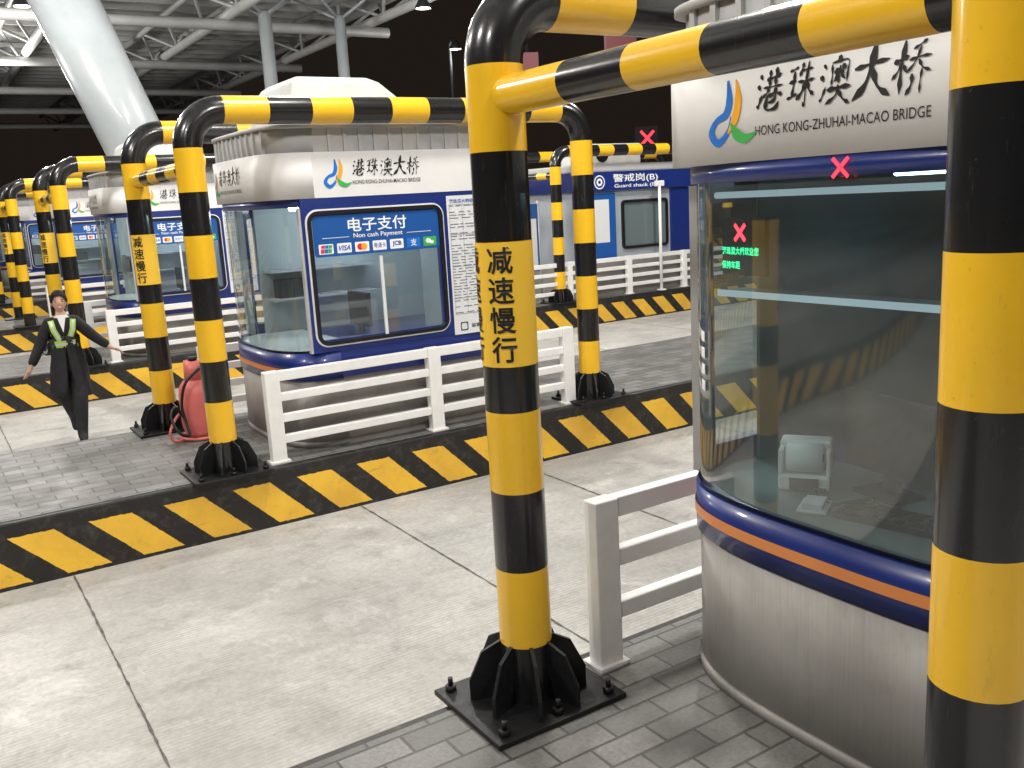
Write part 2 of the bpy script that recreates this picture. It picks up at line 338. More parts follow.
# ------------------------------------------------------------------ striped pipe barriers
SL=.2925;RP=.097;PX0,PX1=1.71,5.06
def swept(bm,x0,x1,y,s0,s1,bounds,ZT,RB,n=28):
    L1=ZT-RB-ZI;La=PI/2*RB;Lb=x1-x0-2*RB
    def P(s):
        if s<=L1: return Vector((x0,y,ZI+s)),Vector((0,0,1))
        s-=L1
        if s<=La:
            a=s/RB;return Vector((x0+RB-RB*math.cos(a),y,ZT-RB+RB*math.sin(a))),Vector((math.sin(a),0,math.cos(a)))
        s-=La
        if s<=Lb: return Vector((x0+RB+s,y,ZT)),Vector((1,0,0))
        s-=Lb
        if s<=La:
            a=s/RB;return Vector((x1-RB+RB*math.sin(a),y,ZT-RB+RB*math.cos(a))),Vector((math.cos(a),0,-math.sin(a)))
        s-=La;return Vector((x1,y,ZT-RB-s)),Vector((0,0,-1))
    S=[s0,s1]+[b for b,_ in bounds if s0<b<s1]
    for st in (L1,L1+La+Lb):
        for k in range(13):
            q=st+La*k/12
            if s0<=q<=s1: S.append(q)
    S=sorted(set(round(q,5) for q in S));prev=None
    def M(s):
        m=1
        for b,k in bounds:
            if s>=b-1e-6: m=k
        return m
    for i,s in enumerate(S):
        p,t=P(s);N=Vector((0,1,0));B=t.cross(N);a=ring(bm,p,N,B,RP,n)
        if prev: bridge(bm,prev,a,M((S[i-1]+s)/2))
        prev=a
def frame_side(root,x0,x1,y,ZT,RB):
    L1=ZT-RB-ZI;La=PI/2*RB;Lb=x1-x0-2*RB;T=2*L1+2*La+Lb
    b=[(0,1)]
    for k in range(7): b.append((.69-ZI+SL*k,0 if k%2==0 else 1))
    b.append((L1,1));n=round(Lb/.316);n+=(n%2==0);seg=Lb/n
    for k in range(n): b.append((L1+La+seg*k,k%2))
    b.append((L1+La+Lb,1))
    for k in range(7): b.append((max(L1+2*La+Lb+.001,T-(.69-ZI+SL*(7-k))),0 if k%2==0 else 1))
    b.append((T-(.69-ZI),1))
    for nm,a,c in (('post',0,L1),('top_bar',L1,T-L1),('post',T-L1,T)):
        bm=NB();swept(bm,x0,x1,y,a,c,b,ZT,RB);obj(nm,bm,[m_yel,m_blk],root,fixn=True)
    for x in (x0,x1):
        bm=NB();box(bm,x-.28,x+.28,y-.235,y+.235,ZI,ZI+.022);pl=obj('base_plate',bm,m_basepl,root,bev=.004)
        for k in range(8):
            a=PI/8+k*PI/4;c,s=math.cos(a),math.sin(a);bm=NB();h=.007
            prof=[(RP-.006,ZI+.02),(.222,ZI+.02),(.222,ZI+.10),(.17,ZI+.21),(RP-.006,ZI+.25)]
            q=[[bm.verts.new((x+c*r-s*e,y+s*r+c*e,z)) for r,z in prof] for e in (-h,h)]
            bm.faces.new(q[0]);bm.faces.new(q[1][::-1])
            for i in range(5): bm.faces.new((q[0][i],q[0][(i+1)%5],q[1][(i+1)%5],q[1][i]))
            obj('gusset',bm,m_basepl,pl)
        for bx in (-.23,0,.23):
            for by in (-.19,.19):
                bm=NB();tube(bm,(x+bx,y+by,ZI+.02),(x+bx,y+by,ZI+.045),.021,n=6);tube(bm,(x+bx,y+by,ZI+.045),(x+bx,y+by,ZI+.075),.01,n=8)
                obj('bolt',bm,m_basepl,pl)
def crossbar(root,x,ya,yb,z):
    bm=NB();y=ya-.07;k=0;X=Vector((1,0,0));Z=Vector((0,0,1));prev=ring(bm,Vector((x,y,z)),X,Z,.062,24)
    y=ya-.13
    while y>yb+.08:
        y2=max(yb+.07,y-SL)
        a=ring(bm,Vector((x,y2,z)),X,Z,.062,24);bridge(bm,prev,a,k%2);prev=a;y=y2;k+=1
    obj('cross_bar',bm,[m_yel,m_blk],root)
def wrap_text(body,cx,cy,z,ang,h,parent,name='lettering',r=RP+.0035):
    bm=text_bm(body,.016);fit(bm,None,h)
    bmesh.ops.triangulate(bm,faces=bm.faces);bmesh.ops.subdivide_edges(bm,edges=[e for e in bm.edges if e.calc_length()>.012],cuts=2)
    for v in bm.verts:
        a=ang+v.co.x/r;zz=z+v.co.y;v.co=Vector((cx+r*math.cos(a),cy+r*math.sin(a),zz))
    return obj(name,bm,m_txt,parent,fixn=False)
def sticker(root,x,y):
    bm=NB();X=Vector((1,0,0));Y=Vector((0,1,0));a=ring(bm,Vector((x,y,1.73)),X,Y,RP+.0015,32);b=ring(bm,Vector((x,y,2.15)),X,Y,RP+.0015,32);bridge(bm,a,b)
    st=obj('warning_wrap',bm,m_sticker,root);st['label']='yellow wrap with black Chinese lettering'
    for base in (math.radians(-133),math.radians(-208)):
        for i,ch in enumerate('减速慢行'):
            wrap_text(ch,x,y,2.092-i*.1,base,.09,st)
def pipe_barrier(yc,x0=PX0,x1=PX1,hy=.895,stk=True,ZT=2.99,RB=.2525,zc=2.60):
    root=empty('pipe_barrier',(0,yc,0))
    frame_side(root,x0,x1,-hy,ZT,RB);frame_side(root,x0,x1,hy,ZT,RB);crossbar(root,x0,hy,-hy,zc)
    if stk: sticker(root,x0,hy)
    return root
G='striped pipe barriers around the booths'
gf=pipe_barrier(1.828,hy=.862,ZT=2.935,RB=.215,zc=2.62)
tag(gf,'nearest black and yellow striped pipe barrier, its left post standing in the foreground','barrier',G)
g2=pipe_barrier(YC[1])
lab=['second striped pipe barrier from the front, around the booth with the blue payment window','third striped pipe barrier from the front, just behind the walking woman',
 'fourth striped pipe barrier from the front','fifth striped pipe barrier from the front','sixth striped pipe barrier, second farthest of the row','farthest striped pipe barrier of the row']
tag(g2,lab[0],'barrier',G)
for i in range(2,7):
    c=copy_tree(g2,skip=() if i<3 else ('gusset','bolt'));c.location=(0,YC[i],0);c['label']=lab[i-1]
gg=pipe_barrier(YC[2],9.35,13.4,stk=False);tag(gg,'striped pipe barrier in front of the blue guard shack','barrier',G)
# ------------------------------------------------------------------ railings
def railing(y,x0=2.10,x1=4.80,nposts=3,rails=((1.095,.038),(.935,.03),(.775,.03),(.615,.03))):
    root=empty('railing',(0,y,0))
    for i in range(nposts):
        x=x0+(x1-x0)*i/(nposts-1);bm=NB();box(bm,x-.056,x+.056,-.04,.04,ZI,1.135);obj('post',bm,m_white,root,bev=.006)
        bm=NB();box(bm,x-.075,x+.075,-.06,.06,ZI,ZI+.012);obj('foot_plate',bm,m_white,root)
    for z,h in rails:
        for i in range(nposts-1):
            a=x0+(x1-x0)*i/(nposts-1)+.056;b=x0+(x1-x0)*(i+1)/(nposts-1)-.056
            bm=NB();box(bm,a-.001,b+.001,-.03,.03,z-h,z+h-.002*(z>1));obj('rail',bm,m_white,root,bev=.005)
    return root
FG='white metal railings beside the booths'
f0=railing(YC[0]+.915,rails=((1.095,.041),(.885,.034),(.665,.034)));tag(f0,'short white railing in the foreground, left of the nearest booth','railing',FG)
c=copy_tree(f0);c.location=(0,YC[0]-.905,0);c['label']='white railing on the camera side of the nearest booth'
f1=railing(YC[1]-.905);tag(f1,'white railing in front of the blue payment window booth','railing',FG)
pos=[(YC[1]+.905,'white railing on the far side of the blue payment window booth'),
 (YC[2]-.905,'white railing in front of the third booth'),(YC[2]+.905,'white railing on the far side of the third booth'),
 (YC[3]-.905,'white railing in front of the fourth booth'),(YC[4]-.905,'white railing in front of the fifth booth')]
for y,l in pos:
    c=copy_tree(f1);c.location=(0,y,0);c['label']=l
f2=railing(YC[2]-.905,8.2,14.9,6);tag(f2,'long white railing in front of the blue guard shack','railing',FG)
# ------------------------------------------------------------------ toll booth
BW=.80;BX0,BX1=2.26,4.35;NE,DE=3.0,.45
def ox(y,x0=BX0,w=BW,n=NE,D=DE):
    t=min(1,abs(y)/w);return x0+D*(1-(1-t**n)**(1/n))
def outline(x0,w,n=NE,D=DE,xb=BX1,k=48):
    P=[]
    for i in range(k+1):
        t=-1+2*i/k;t=math.copysign(1-(1-abs(t))**1.7,t)
        P.append((x0+D*(1-(1-abs(t)**n)**(1/n)),w*t))
    P.append((xb,w));P.append((xb,-w));return P
def shell(bm,x0,w,z0,z1,xb=BX1,n=NE,D=DE,mi=0,smooth=True):
    P=outline(x0,w,n,D,xb)
    a=[bm.verts.new((x,y,z0)) for x,y in P];b=[bm.verts.new((x,y,z1)) for x,y in P];m=len(P)
    for i in range(m):
        f=bm.faces.new((a[i],a[(i+1)%m],b[(i+1)%m],b[i]));f.material_index=mi;f.smooth=smooth and i<m-3
    bm.faces.new(a[::-1]).material_index=mi;bm.faces.new(b).material_index=mi
def rrect(x0,x1,z0,z1,r,k=6):
    P=[]
    for cx,cz,a0 in ((x1-r,z1-r,0),(x0+r,z1-r,90),(x0+r,z0+r,180),(x1-r,z0+r,270)):
        for i in range(k+1):
            a=math.radians(a0+90*i/k);P.append((cx+r*math.cos(a),cz+r*math.sin(a)))
    return P
def rring(bm,x0,x1,z0,z1,r,wd,ya,yb,mi=0):
    O=rrect(x0,x1,z0,z1,r);I=rrect(x0+wd,x1-wd,z0+wd,z1-wd,max(.01,r-wd))
    V=[[bm.verts.new((x,y,z)) for x,z in P] for P in (O,I) for y in (ya,yb)]
    n=len(O)
    for i in range(n):
        j=(i+1)%n
        for A,B in ((0,1),(2,3),(0,2),(1,3)): bm.faces.new((V[A][i],V[A][j],V[B][j],V[B][i])).material_index=mi
def side_panel(root,sgn,windowed):
    y0=sgn*(BW-.035);y1=sgn*(BW+.006);ya,yb=min(y0,y1),max(y0,y1);xa,xb=2.495,BX1-.02;z0,z1=1.20,2.37
    wx0,wx1,wz0,wz1=2.53,3.68,1.25,2.27
    bm=NB();i=.04
    box(bm,xa,xb,ya,yb,z0,wz0+i);box(bm,xa,xb,ya,yb,wz1-i,z1);box(bm,xa,wx0+i,ya,yb,wz0+i,wz1-i);box(bm,wx1-i,xb,ya,yb,wz0+i,wz1-i)
    obj('side_panel',bm,m_blue,root)
    out=sgn*(BW+.006)
    bm=NB();rring(bm,wx0,wx1,wz0,wz1,.09,.03,out+sgn*.022,out-sgn*.03);w=obj('window',bm,m_frame,root)
    bm=NB();rring(bm,wx0-.012,wx1+.012,wz0-.012,wz1+.012,.1,.016,out+sgn*.012,out-sgn*.001);obj('window_trim',bm,m_white,w)
    bm=NB();P=rrect(wx0+.02,wx1-.02,wz0+.02,wz1-.02,.07);bm.faces.new([bm.verts.new((x,out-sgn*.004,z)) for x,z in P]);obj('pane',bm,m_gl2,w)
    ym=out-sgn*.002
    bm=NB();box(bm,3.10,3.125,min(ym,ym+sgn*.012),max(ym,ym+sgn*.012),wz0+.03,1.90);obj('mullion',bm,m_paper,w)
    if not windowed: return
    def plate(x0,x1,z0,z1,y,m,name,par,r=0):
        bm=NB();P=rrect(x0,x1,z0,z1,r) if r else [(x0,z0),(x1,z0),(x1,z1),(x0,z1)]
        bm.faces.new([bm.verts.new((x,y,z)) for x,z in P]);return obj(name,bm,m,par,fixn=False)
    y=out-.008
    bn=plate(2.57,3.64,1.925,2.232,y,m_banner,'payment_banner',root,.03)
    text('电子支付','lettering',(3.105,y-.002,2.152),SIDE,m_txtw,bn,w=.50,h=.105,bold=.012)
    text('Non cash Payment','lettering',(3.105,y-.002,2.065),SIDE,m_txtw,bn,w=.42,h=.045,bold=.01)
    for a,b in ((2.64,2.86),(3.35,3.57)): plate(a,b,2.062,2.066,y-.002,m_txtw,'rule',bn)
    xs=[2.605+.148*k for k in range(7)]
    for k,x in enumerate(xs):
        c=plate(x,x+.118,1.945,2.02,y-.002,[m_txtw,m_txtw,m_txtw,m_txtw,m_txtw,m_lblue,m_grn][k],'payment_mark',bn,.008);yy=y-.004
        if k==0:
            for q,m in enumerate((m_red,m_lblue,m_grn)):
                bm=NB();x1=x+.012+q*.03;bm.faces.new([bm.verts.new(p) for p in ((x1,yy,1.953),(x1+.028,yy,1.953),(x1+.038,yy,2.012),(x1+.01,yy,2.012))]);obj('mark',bm,m,c,fixn=False)
            text('UnionPay','mark',(x+.062,yy-.001,1.985),SIDE,m_txtw,c,w=.085,h=.018)
        elif k==1: text('VISA','mark',(x+.06,yy,1.983),SIDE,m_txtb,c,w=.095,h=.04,bold=.02,shear=.3)
        elif k==2:
            for q,m in ((.042,m_red),(.074,m_lor)):
                bm=NB();bm.faces.new([bm.verts.new((x+q+.025*math.cos(a),yy-(q>.05)*.001,1.983+.025*math.sin(a))) for a in [2*PI*i/20 for i in range(20)]]);obj('mark',bm,m,c,fixn=False)
        elif k==3: text('粤通卡','mark',(x+.06,yy,1.983),SIDE,m_txtb,c,w=.1,h=.04)
        elif k==4: text('JCB','mark',(x+.06,yy,1.983),SIDE,m_txtb,c,w=.08,h=.045,bold=.03)
        elif k==5: text('支','mark',(x+.06,yy,1.983),SIDE,m_txtw,c,w=.055,h=.055,bold=.01)
        elif k==6:
            for q,r_,dz in ((.045,.024,.004),(.075,.018,-.008)):
                bm=NB();bm.faces.new([bm.verts.new((x+q+r_*math.cos(a),yy-(q>.05)*.001,1.983+dz+r_*.8*math.sin(a))) for a in [2*PI*i/20 for i in range(20)]]);obj('mark',bm,m_txtw,c,fixn=False)
    po=plate(3.73,4.12,1.19,2.33,out-.004,m_paper,'notice_poster',root);po['label']='white notice poster with fine print table'
    text('港珠澳大桥收费公示','lettering',(3.925,out-.006,2.285),SIDE,m_txtb,po,w=.34,h=.034,bold=.012)
    bm=NB();rr=random.Random(3);yy=out-.0065;z=2.245
    while z>1.36:
        x=3.75
        while x<4.07:
            l=rr.uniform(.02,.09);x2=min(4.095,x+l);bm.faces.new([bm.verts.new(p) for p in ((x,yy,z),(x2,yy,z),(x2,yy,z+.006),(x,yy,z+.006))]);x=x2+rr.uniform(.012,.04)
        z-=.024 if rr.random()<.85 else .05
    fp=obj('fine_print',bm,m_line,po,fixn=False);fp['kind']='stuff'
    bm=NB()
    for z in (2.24,2.0,1.74,1.48,1.345): bm.faces.new([bm.verts.new(p) for p in ((3.75,yy-.001,z+.014),(4.1,yy-.001,z+.014),(4.1,yy-.001,z+.017),(3.75,yy-.001,z+.017))])
    for x in (3.75,3.87,4.098): bm.faces.new([bm.verts.new(p) for p in ((x,yy-.001,1.36),(x+.002,yy-.001,1.36),(x+.002,yy-.001,2.26),(x,yy-.001,2.26))])
    obj('table_rule',bm,m_line,po,fixn=False)
    text('监督电话','lettering',(3.98,yy,1.255),SIDE,m_txt,po,w=.17,h=.032,bold=.01)
    bm=NB();rring(bm,3.79,3.86,1.22,1.29,.008,.008,yy,yy-.0005);obj('mark',bm,m_txt,po)
FN,FD=4.0,.36
def booth(yc,lit):
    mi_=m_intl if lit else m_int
    root=empty('toll_booth',(0,yc,0))
    bm=NB();shell(bm,BX0+.012,BW-.01,ZI,1.02);obj('base',bm,m_metal,root)
    bm=NB();shell(bm,BX0+.004,BW-.002,ZI,ZI+.045,xb=BX1+.005);obj('plinth',bm,m_metal,root)
    bm=NB();shell(bm,BX0,BW,1.02 if not lit else .985,1.20);band=obj('belt_band',bm,m_blue,root)
    P1=outline(BX0-.004,BW+.004,xb=BX1+.004);zs=1.085 if not lit else 1.04
    bm=NB();a=[bm.verts.new((x,y,zs)) for x,y in P1];b=[bm.verts.new((x,y,zs+.04)) for x,y in P1];bridge(bm,a,b,smooth=False);obj('stripe',bm,m_orange,band)
    P=[p for p in outline(BX0+.012,BW-.012)[:-2] if p[0]<2.50]
    bm=NB();a=[bm.verts.new((x,y,1.20)) for x,y in P];b=[bm.verts.new((x,y,2.32)) for x,y in P]
    for i in range(len(P)-1): bm.faces.new((a[i],a[i+1],b[i+1],b[i])).smooth=True
    obj('front_glass',bm,m_gl if not lit else m_gl2,root,fixn=False)
    bm=NB();a=[bm.verts.new((x,y,1.20)) for x,y in P];b=[bm.verts.new((x-.012,y,1.22)) for x,y in P]
    for i in range(len(P)-1): bm.faces.new((a[i],a[i+1],b[i+1],b[i])).smooth=True
    obj('glass_gasket',bm,m_frame,root)
    for sgn in (-1,1):
        bm=NB();box(bm,2.478,2.54,min(sgn*.752,sgn*.797),max(sgn*.752,sgn*.797),1.2,2.3);obj('corner_post',bm,m_grey,root)
    bm=NB();shell(bm,BX0-.002,BW+.002,2.305,2.365);obj('header_strip',bm,m_blue,root)
    bm=NB();shell(bm,BX0-.006,BW+.010,2.365,2.70,xb=BX1+.01,n=FN,D=FD);fs=obj('fascia',bm,m_fascia,root)
    bm=NB();shell(bm,BX0+.035,BW-.03,2.70,2.88,xb=BX1-.02,n=FN,D=FD);shell(bm,BX0+.005,BW-.002,2.875,2.90,xb=BX1+.005,n=FN,D=FD)
    for k in range(13):
        x=2.78+k*.125
        for sgn in (-1,1): box(bm,x-.012,x+.012,min(sgn*(BW-.032),sgn*(BW-.012)),max(sgn*(BW-.032),sgn*(BW-.012)),2.702,2.876)
    for k in range(11):
        y=-.60+k*.12;xx=ox(y,BX0+.035,BW-.03,FN,FD);box(bm,xx-.018,xx+.03,y-.012,y+.012,2.702,2.876)
    obj('parapet',bm,m_grey,root)
    bm=NB();box(bm,2.60,3.90,-.46,.46,2.90,3.04)
    q=[]
    for z,a0,a1,w in ((3.04,2.63,3.70,.43),(3.26,2.68,3.42,.40),(3.30,2.74,3.34,.34)):
        q.append([bm.verts.new(p) for p in ((a0,-w,z),(a1,-w,z),(a1,w,z),(a0,w,z))])
    for i in (0,1): bridge(bm,q[i],q[i+1],smooth=False)
    bm.faces.new(q[2]);obj('roof_hood',bm,m_roofw,root,bev=.02)
    bend=lambda y: ox(y,BX0-.006,BW+.010,FN,FD)-.003
    dy=0 if not lit else .10
    logo((0,.365+dy,2.525),END,.17,root,bend)
    calligraphy((0,-.03+dy,2.570),END,.59,.125,root,bend)
    text('HONG KONG-ZHUHAI-MACAO BRIDGE','lettering',(0,-.03+dy,2.455),END,m_txt,root,w=.59,h=.029,bold=0,bend=bend)
    ys=-(BW+.010)-.003
    logo((2.81,ys,2.545),SIDE,.18,root)
    calligraphy((3.22,ys,2.58),SIDE,.58,.13,root)
    text('HONG KONG-ZHUHAI-MACAO BRIDGE','lettering',(3.22,ys,2.47),SIDE,m_txt,root,w=.58,h=.030,bold=.002)
    side_panel(root,-1,True);side_panel(root,1,False)
    bm=NB();box(bm,BX1-.02,BX1+.02,-BW+.01,BW-.01,1.2,2.365);obj('back_wall',bm,m_blue,root)
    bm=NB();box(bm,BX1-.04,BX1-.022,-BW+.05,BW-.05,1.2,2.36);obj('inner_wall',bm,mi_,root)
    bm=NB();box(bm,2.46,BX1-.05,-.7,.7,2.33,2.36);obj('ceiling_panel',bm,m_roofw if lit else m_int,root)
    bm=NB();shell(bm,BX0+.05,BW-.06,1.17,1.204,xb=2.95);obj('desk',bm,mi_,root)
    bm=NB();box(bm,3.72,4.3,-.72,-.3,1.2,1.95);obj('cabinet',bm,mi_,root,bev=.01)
    if lit:
        bm=NB();box(bm,2.62,4.3,.70,.72,1.2,2.33)
        obj('partition',bm,mi_,root)
        bm=NB();tube(bm,(2.7,0,2.30),(3.9,0,2.30),.02,n=8);obj('glow_tube',bm,m_tube,root)
        for z in (1.5,1.75): 
            bm=NB();box(bm,2.65,3.65,.48,.70,z,z+.02);obj('wall_shelf',bm,m_grey,root)
        bm=NB();box(bm,2.72,3.05,.50,.66,1.52,1.68);obj('file_box',bm,m_dark,root)
        bm=NB();box(bm,3.25,3.29,-.15,.25,1.26,1.55);box(bm,3.26,3.28,.0,.1,1.2,1.28);obj('screen',bm,m_dark,root)
    else:
        bm=NB();tube(bm,(2.42,-.60,2.262),(2.42,.60,2.262),.011,n=8);obj('glow_tube',bm,m_streak,root)  # glowing bar imitating bus lights reflected in the near glass
        bm=NB();tube(bm,(3.3,-.5,2.31),(3.3,.5,2.31),.016,n=8);obj('glow_tube',bm,m_tubed,root)
        bm=NB();box(bm,2.43,2.56,-.60,.60,1.915,1.925);sh=obj('streak_strip',bm,m_int,root)  # strip added to carry the second imitated light streak
        bm=NB();box(bm,2.422,2.43,-.60,.60,1.908,1.930);obj('streak_bar',bm,m_streak,sh)
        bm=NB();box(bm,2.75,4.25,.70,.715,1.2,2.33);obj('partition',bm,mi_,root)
    return root
BG='toll booths'
b0=booth(YC[0],False);tag(b0,'nearest toll booth with curved glass front and silver base, at the right','toll booth',BG)
b1=booth(YC[1],True)
lab=['toll booth with blue payment window and white notice poster, second from the front','third toll booth from the front, partly behind striped posts','fourth toll booth from the front, at the left edge','fifth toll booth from the front','sixth toll booth, second farthest of the row','farthest toll booth of the row']
tag(b1,lab[0],'toll booth',BG)
for i in range(2,7):
    c=copy_tree(b1);c.location=(0,YC[i],0);c['label']=lab[i-1]
def led_x(bm,c,axes,s,w,mi=0):
    a,b,_=axes;c=Vector(c)
    for sg in (1,-1):
        d=(a+b*sg).normalized();n=(a*(-sg)+b).normalized()
        bm.faces.new([bm.verts.new(c+d*s*p+n*w*q) for p,q in ((-1,-1),(1,-1),(1,1),(-1,1))]).material_index=mi
t=empty('reflected_sign',(2.47,2.33,2.06),math.radians(-8))  # glowing panel put in to imitate a sign reflected in the glass
bm=NB();box(bm,0,.02,-.13,.10,-.08,.12);obj('casing',bm,m_dark,t)
bm=NB();led_x(bm,(-.002,0.0,.07),END,.04,.007);obj('red_cross',bm,m_redrefl,t)
text('港珠澳大桥欢迎您','lettering',(-.002,0.0,.005),END,m_grnrefl,t,w=.20,h=.028,bold=.01);text('保持车距','lettering',(-.002,.05,-.045),END,m_grnrefl,t,w=.10,h=.028,bold=.01)
tag(t,'small display with red cross and green text imitating a mirrored sign in the nearest booth glass','reflection')
t=empty('reflected_cross',(2.2545,1.745,2.328))  # glowing cross put in to imitate a reflected red signal
bm=NB();led_x(bm,(-.002,0,0),END,.038,.0055);obj('red_cross',bm,m_redled,t)
tag(t,'small glowing red cross imitating a reflected signal on the blue strip above the nearest booth glass','lane light')
t=empty('printer',(2.62,2.16,1.205),math.radians(35))
bm=NB();box(bm,-.075,.085,-.09,.09,0,.06);box(bm,.0,.085,-.09,.09,.06,.17);obj('body',bm,m_white,t,bev=.012)
for sg in (-1,1):
    bm=NB();box(bm,-.07,.0,sg*.082-.008,sg*.082+.008,.055,.15);obj('side_cheek',bm,m_white,t,bev=.006)
bm=NB();tube(bm,(-.03,.062,.115),(-.03,-.062,.115),.052,n=28);rl=obj('paper_roll',bm,m_txtw,t)
bm=NB();tube(bm,(-.03,.0635,.115),(-.03,-.0635,.115),.016,n=16);obj('roll_core',bm,m_dark,rl)
bm=NB();box(bm,-.082,-.075,-.05,.05,.01,.05);obj('button_panel',bm,m_dark,t)
tag(t,'white receipt printer with paper roll on the desk of the nearest booth','printer')
t=empty('monitor',(2.74,1.90,1.205),math.radians(-12))
bm=NB();box(bm,-.07,.07,-.1,.1,0,.012);box(bm,.0,.03,-.03,.03,.01,.12);obj('stand',bm,m_dark,t)
bm=NB();box(bm,-.015,.02,-.21,.21,.07,.35);obj('screen_housing',bm,m_dark,t,bev=.006)
tag(t,'black monitor seen from behind on the desk of the nearest booth','monitor')
bm=NB();box(bm,-.07,.07,-.16,.16,0,.02)
for i in range(4):
    for j in range(11): box(bm,-.06+i*.032,-.036+i*.032,-.15+j*.0275,-.127+j*.0275,.02,.027)
k=obj('keyboard',bm,m_dark,loc=(2.52,1.74,1.205));k.rotation_euler=(0,0,.2);tag(k,'black keyboard in front of the monitor in the nearest booth','keyboard')
bm=NB();path_tube(bm,smooth_path([(2.62,2.06,1.21),(2.52,2.04,1.24),(2.5,1.96,1.212),(2.58,1.93,1.212),(2.60,1.86,1.23),(2.54,1.83,1.212),(2.60,1.78,1.212),(2.7,1.82,1.212)],5),.005);tag(obj('cable',bm,m_dark),'thin black cable curled on the desk of the nearest booth','cable')
bm=NB();box(bm,-.07,.07,-.05,.05,0,.012);box(bm,-.05,.05,-.035,.035,.012,.03);k=obj('card_reader',bm,m_paper,loc=(2.45,1.98,1.205),bev=.004);k.rotation_euler=(0,0,.5);tag(k,'small white card reader lying by the glass in the nearest booth','card reader')
for i,z in enumerate((1.77,1.71,1.65,1.59)):
    bm=NB();box(bm,-.001,.001,-.03,.03,-.018,.018);o=obj('glass_label',bm,m_txtw,loc=(2.352,2.40,z));o.rotation_euler=(0,0,-.6)
    tag(o,['topmost','second','third','lowest'][i]+' white label of the column stuck inside the nearest booth glass','label','white labels on the glass')
# ------------------------------------------------------------------ guard shack
root=empty('guard_shack',(0,YC[2],0));xa,xb=9.75,12.55;w=.80
bm=NB();box(bm,xa,xb,-w,w,ZI,1.05);obj('base',bm,m_metal,root)
bm=NB();box(bm,xa+.01,xb,-w+.03,w,1.05,2.30);obj('wall',bm,m_wallg,root)
bm=NB();box(bm,xa-.05,xb+.05,-w-.05,w+.05,2.30,2.62);obj('fascia',bm,m_blue,root)
bm=NB();box(bm,xa,xb,-w,w,2.62,2.76);obj('roof',bm,m_grey,root,bev=.03)
bm=NB();box(bm,10.2,11.5,-.6,.1,2.76,3.12);ac=obj('rooftop_unit',bm,m_roofw,root,bev=.02)
bm=NB();tube(bm,(10.6,-.602,2.94),(10.6,-.612,2.94),.14,n=24);obj('fan_grille',bm,m_frame,ac)
text('警戒岗(B)','lettering',(11.15,-w-.054,2.50),SIDE,m_txtw,root,w=1.05,h=.16,bold=.012);text('Guard shack (B)','lettering',(11.15,-w-.054,2.365),SIDE,m_txtw,root,w=1.0,h=.08,bold=.012)
bm=NB();c=Vector((10.32,-w-.054,2.45))
for r0,r1 in ((.12,.10),(.065,0.03)):
    A=[bm.verts.new(c+Vector((r0*math.cos(a),0,r0*math.sin(a)))) for a in [2*PI*i/24 for i in range(24)]];B=[bm.verts.new(c+Vector((r1*math.cos(a),0,r1*math.sin(a)))) for a in [2*PI*i/24 for i in range(24)]];bridge(bm,A,B,smooth=False)
obj('emblem',bm,m_txtw,root)
bm=NB();rring(bm,10.85,11.95,1.25,2.12,.08,.05,-w-.01,-w+.04);wn=obj('window',bm,m_frame,root)
bm=NB();bm.faces.new([bm.verts.new((x,-w+.02,z)) for x,z in rrect(10.88,11.92,1.28,2.09,.06)]);obj('pane',bm,mat('grey_glass',(.13,.17,.18),.1,0),wn)
bm=NB();box(bm,xa+.03,10.7,-w-.004,-w+.03,1.08,2.26);dr=obj('door',bm,m_banner,root);bm=NB();box(bm,xa+.15,10.55,-w-.008,-w,1.4,2.15);obj('door_glass',bm,m_paper,dr)
bm=NB();box(bm,12.02,12.50,-w-.006,-w+.03,1.08,2.28);obj('blue_panel',bm,m_blue,root)
tag(root,'white and blue guard shack with round emblem on the third island','guard shack')
t=empty('marker_pole',(11.6,YC[2]-.97,ZI))
bm=NB();tube(bm,(0,0,0),(0,0,1.95),.028,n=12);obj('shaft',bm,m_white,t)
bm=NB();tube(bm,(0,0,0),(0,0,.015),.09,n=16);obj('foot',bm,m_white,t)
bm=NB();box(bm,-.10,.10,-.03,.03,1.88,1.98);obj('head',bm,m_white,t,bev=.01)
tag(t,'slim white pole in front of the guard shack window','pole')
root=empty('notice_board',(8.95,YC[2]-.5,ZI))
for x in (-.28,.28):
    bm=NB();tube(bm,(x,0,0),(x,0,1.75),.022);obj('leg',bm,m_steel,root)
bm=NB();box(bm,-.26,.26,-.015,.015,.55,1.7);pn=obj('panel',bm,m_banner,root)
bm=NB();box(bm,-.22,.22,-.02,-.0155,.62,1.45);obj('sheet',bm,m_paper,pn)
tag(root,'blue notice board with white sheet left of the guard shack','notice board')
# ------------------------------------------------------------------ lane signals and reflected red lights
def signal(x,y,z,w,h,label,cross=False):
    t=empty('signal_or_reflection',(x,y,z),math.radians(-20))  # uncrossed boxes and their hangers imitate red lights reflected in a window
    bm=NB();box(bm,-w/2,w/2,0,.12,-h/2,h/2);obj('casing',bm,m_dark if cross else m_dimred,t)
    bm=NB()
    if cross: tube(bm,(0,.06,-h/2),(0,.06,ZI-z),.05);obj('pole',bm,m_dark,t)
    else: tube(bm,(0,.06,h/2),(0,.06,8.5-z),.03);obj('hanger',bm,m_dark,t)
    if cross: bm=NB();led_x(bm,(0,-.004,0),SIDE,.27,.035);obj('red_cross',bm,m_redled,t)
    tag(t,label,'lane signal','lane signals')
signal(17.6,20,3.66,.62,.62,'lane signal showing a bright red cross on a dark pole',True)
signal(13.0,15.5,5.29,.66,.42,'dim red panel imitating a reflected light, upper right of the two')
signal(11.0,16,4.84,.42,.5,'dim red panel imitating a reflected light, lower left of the two')
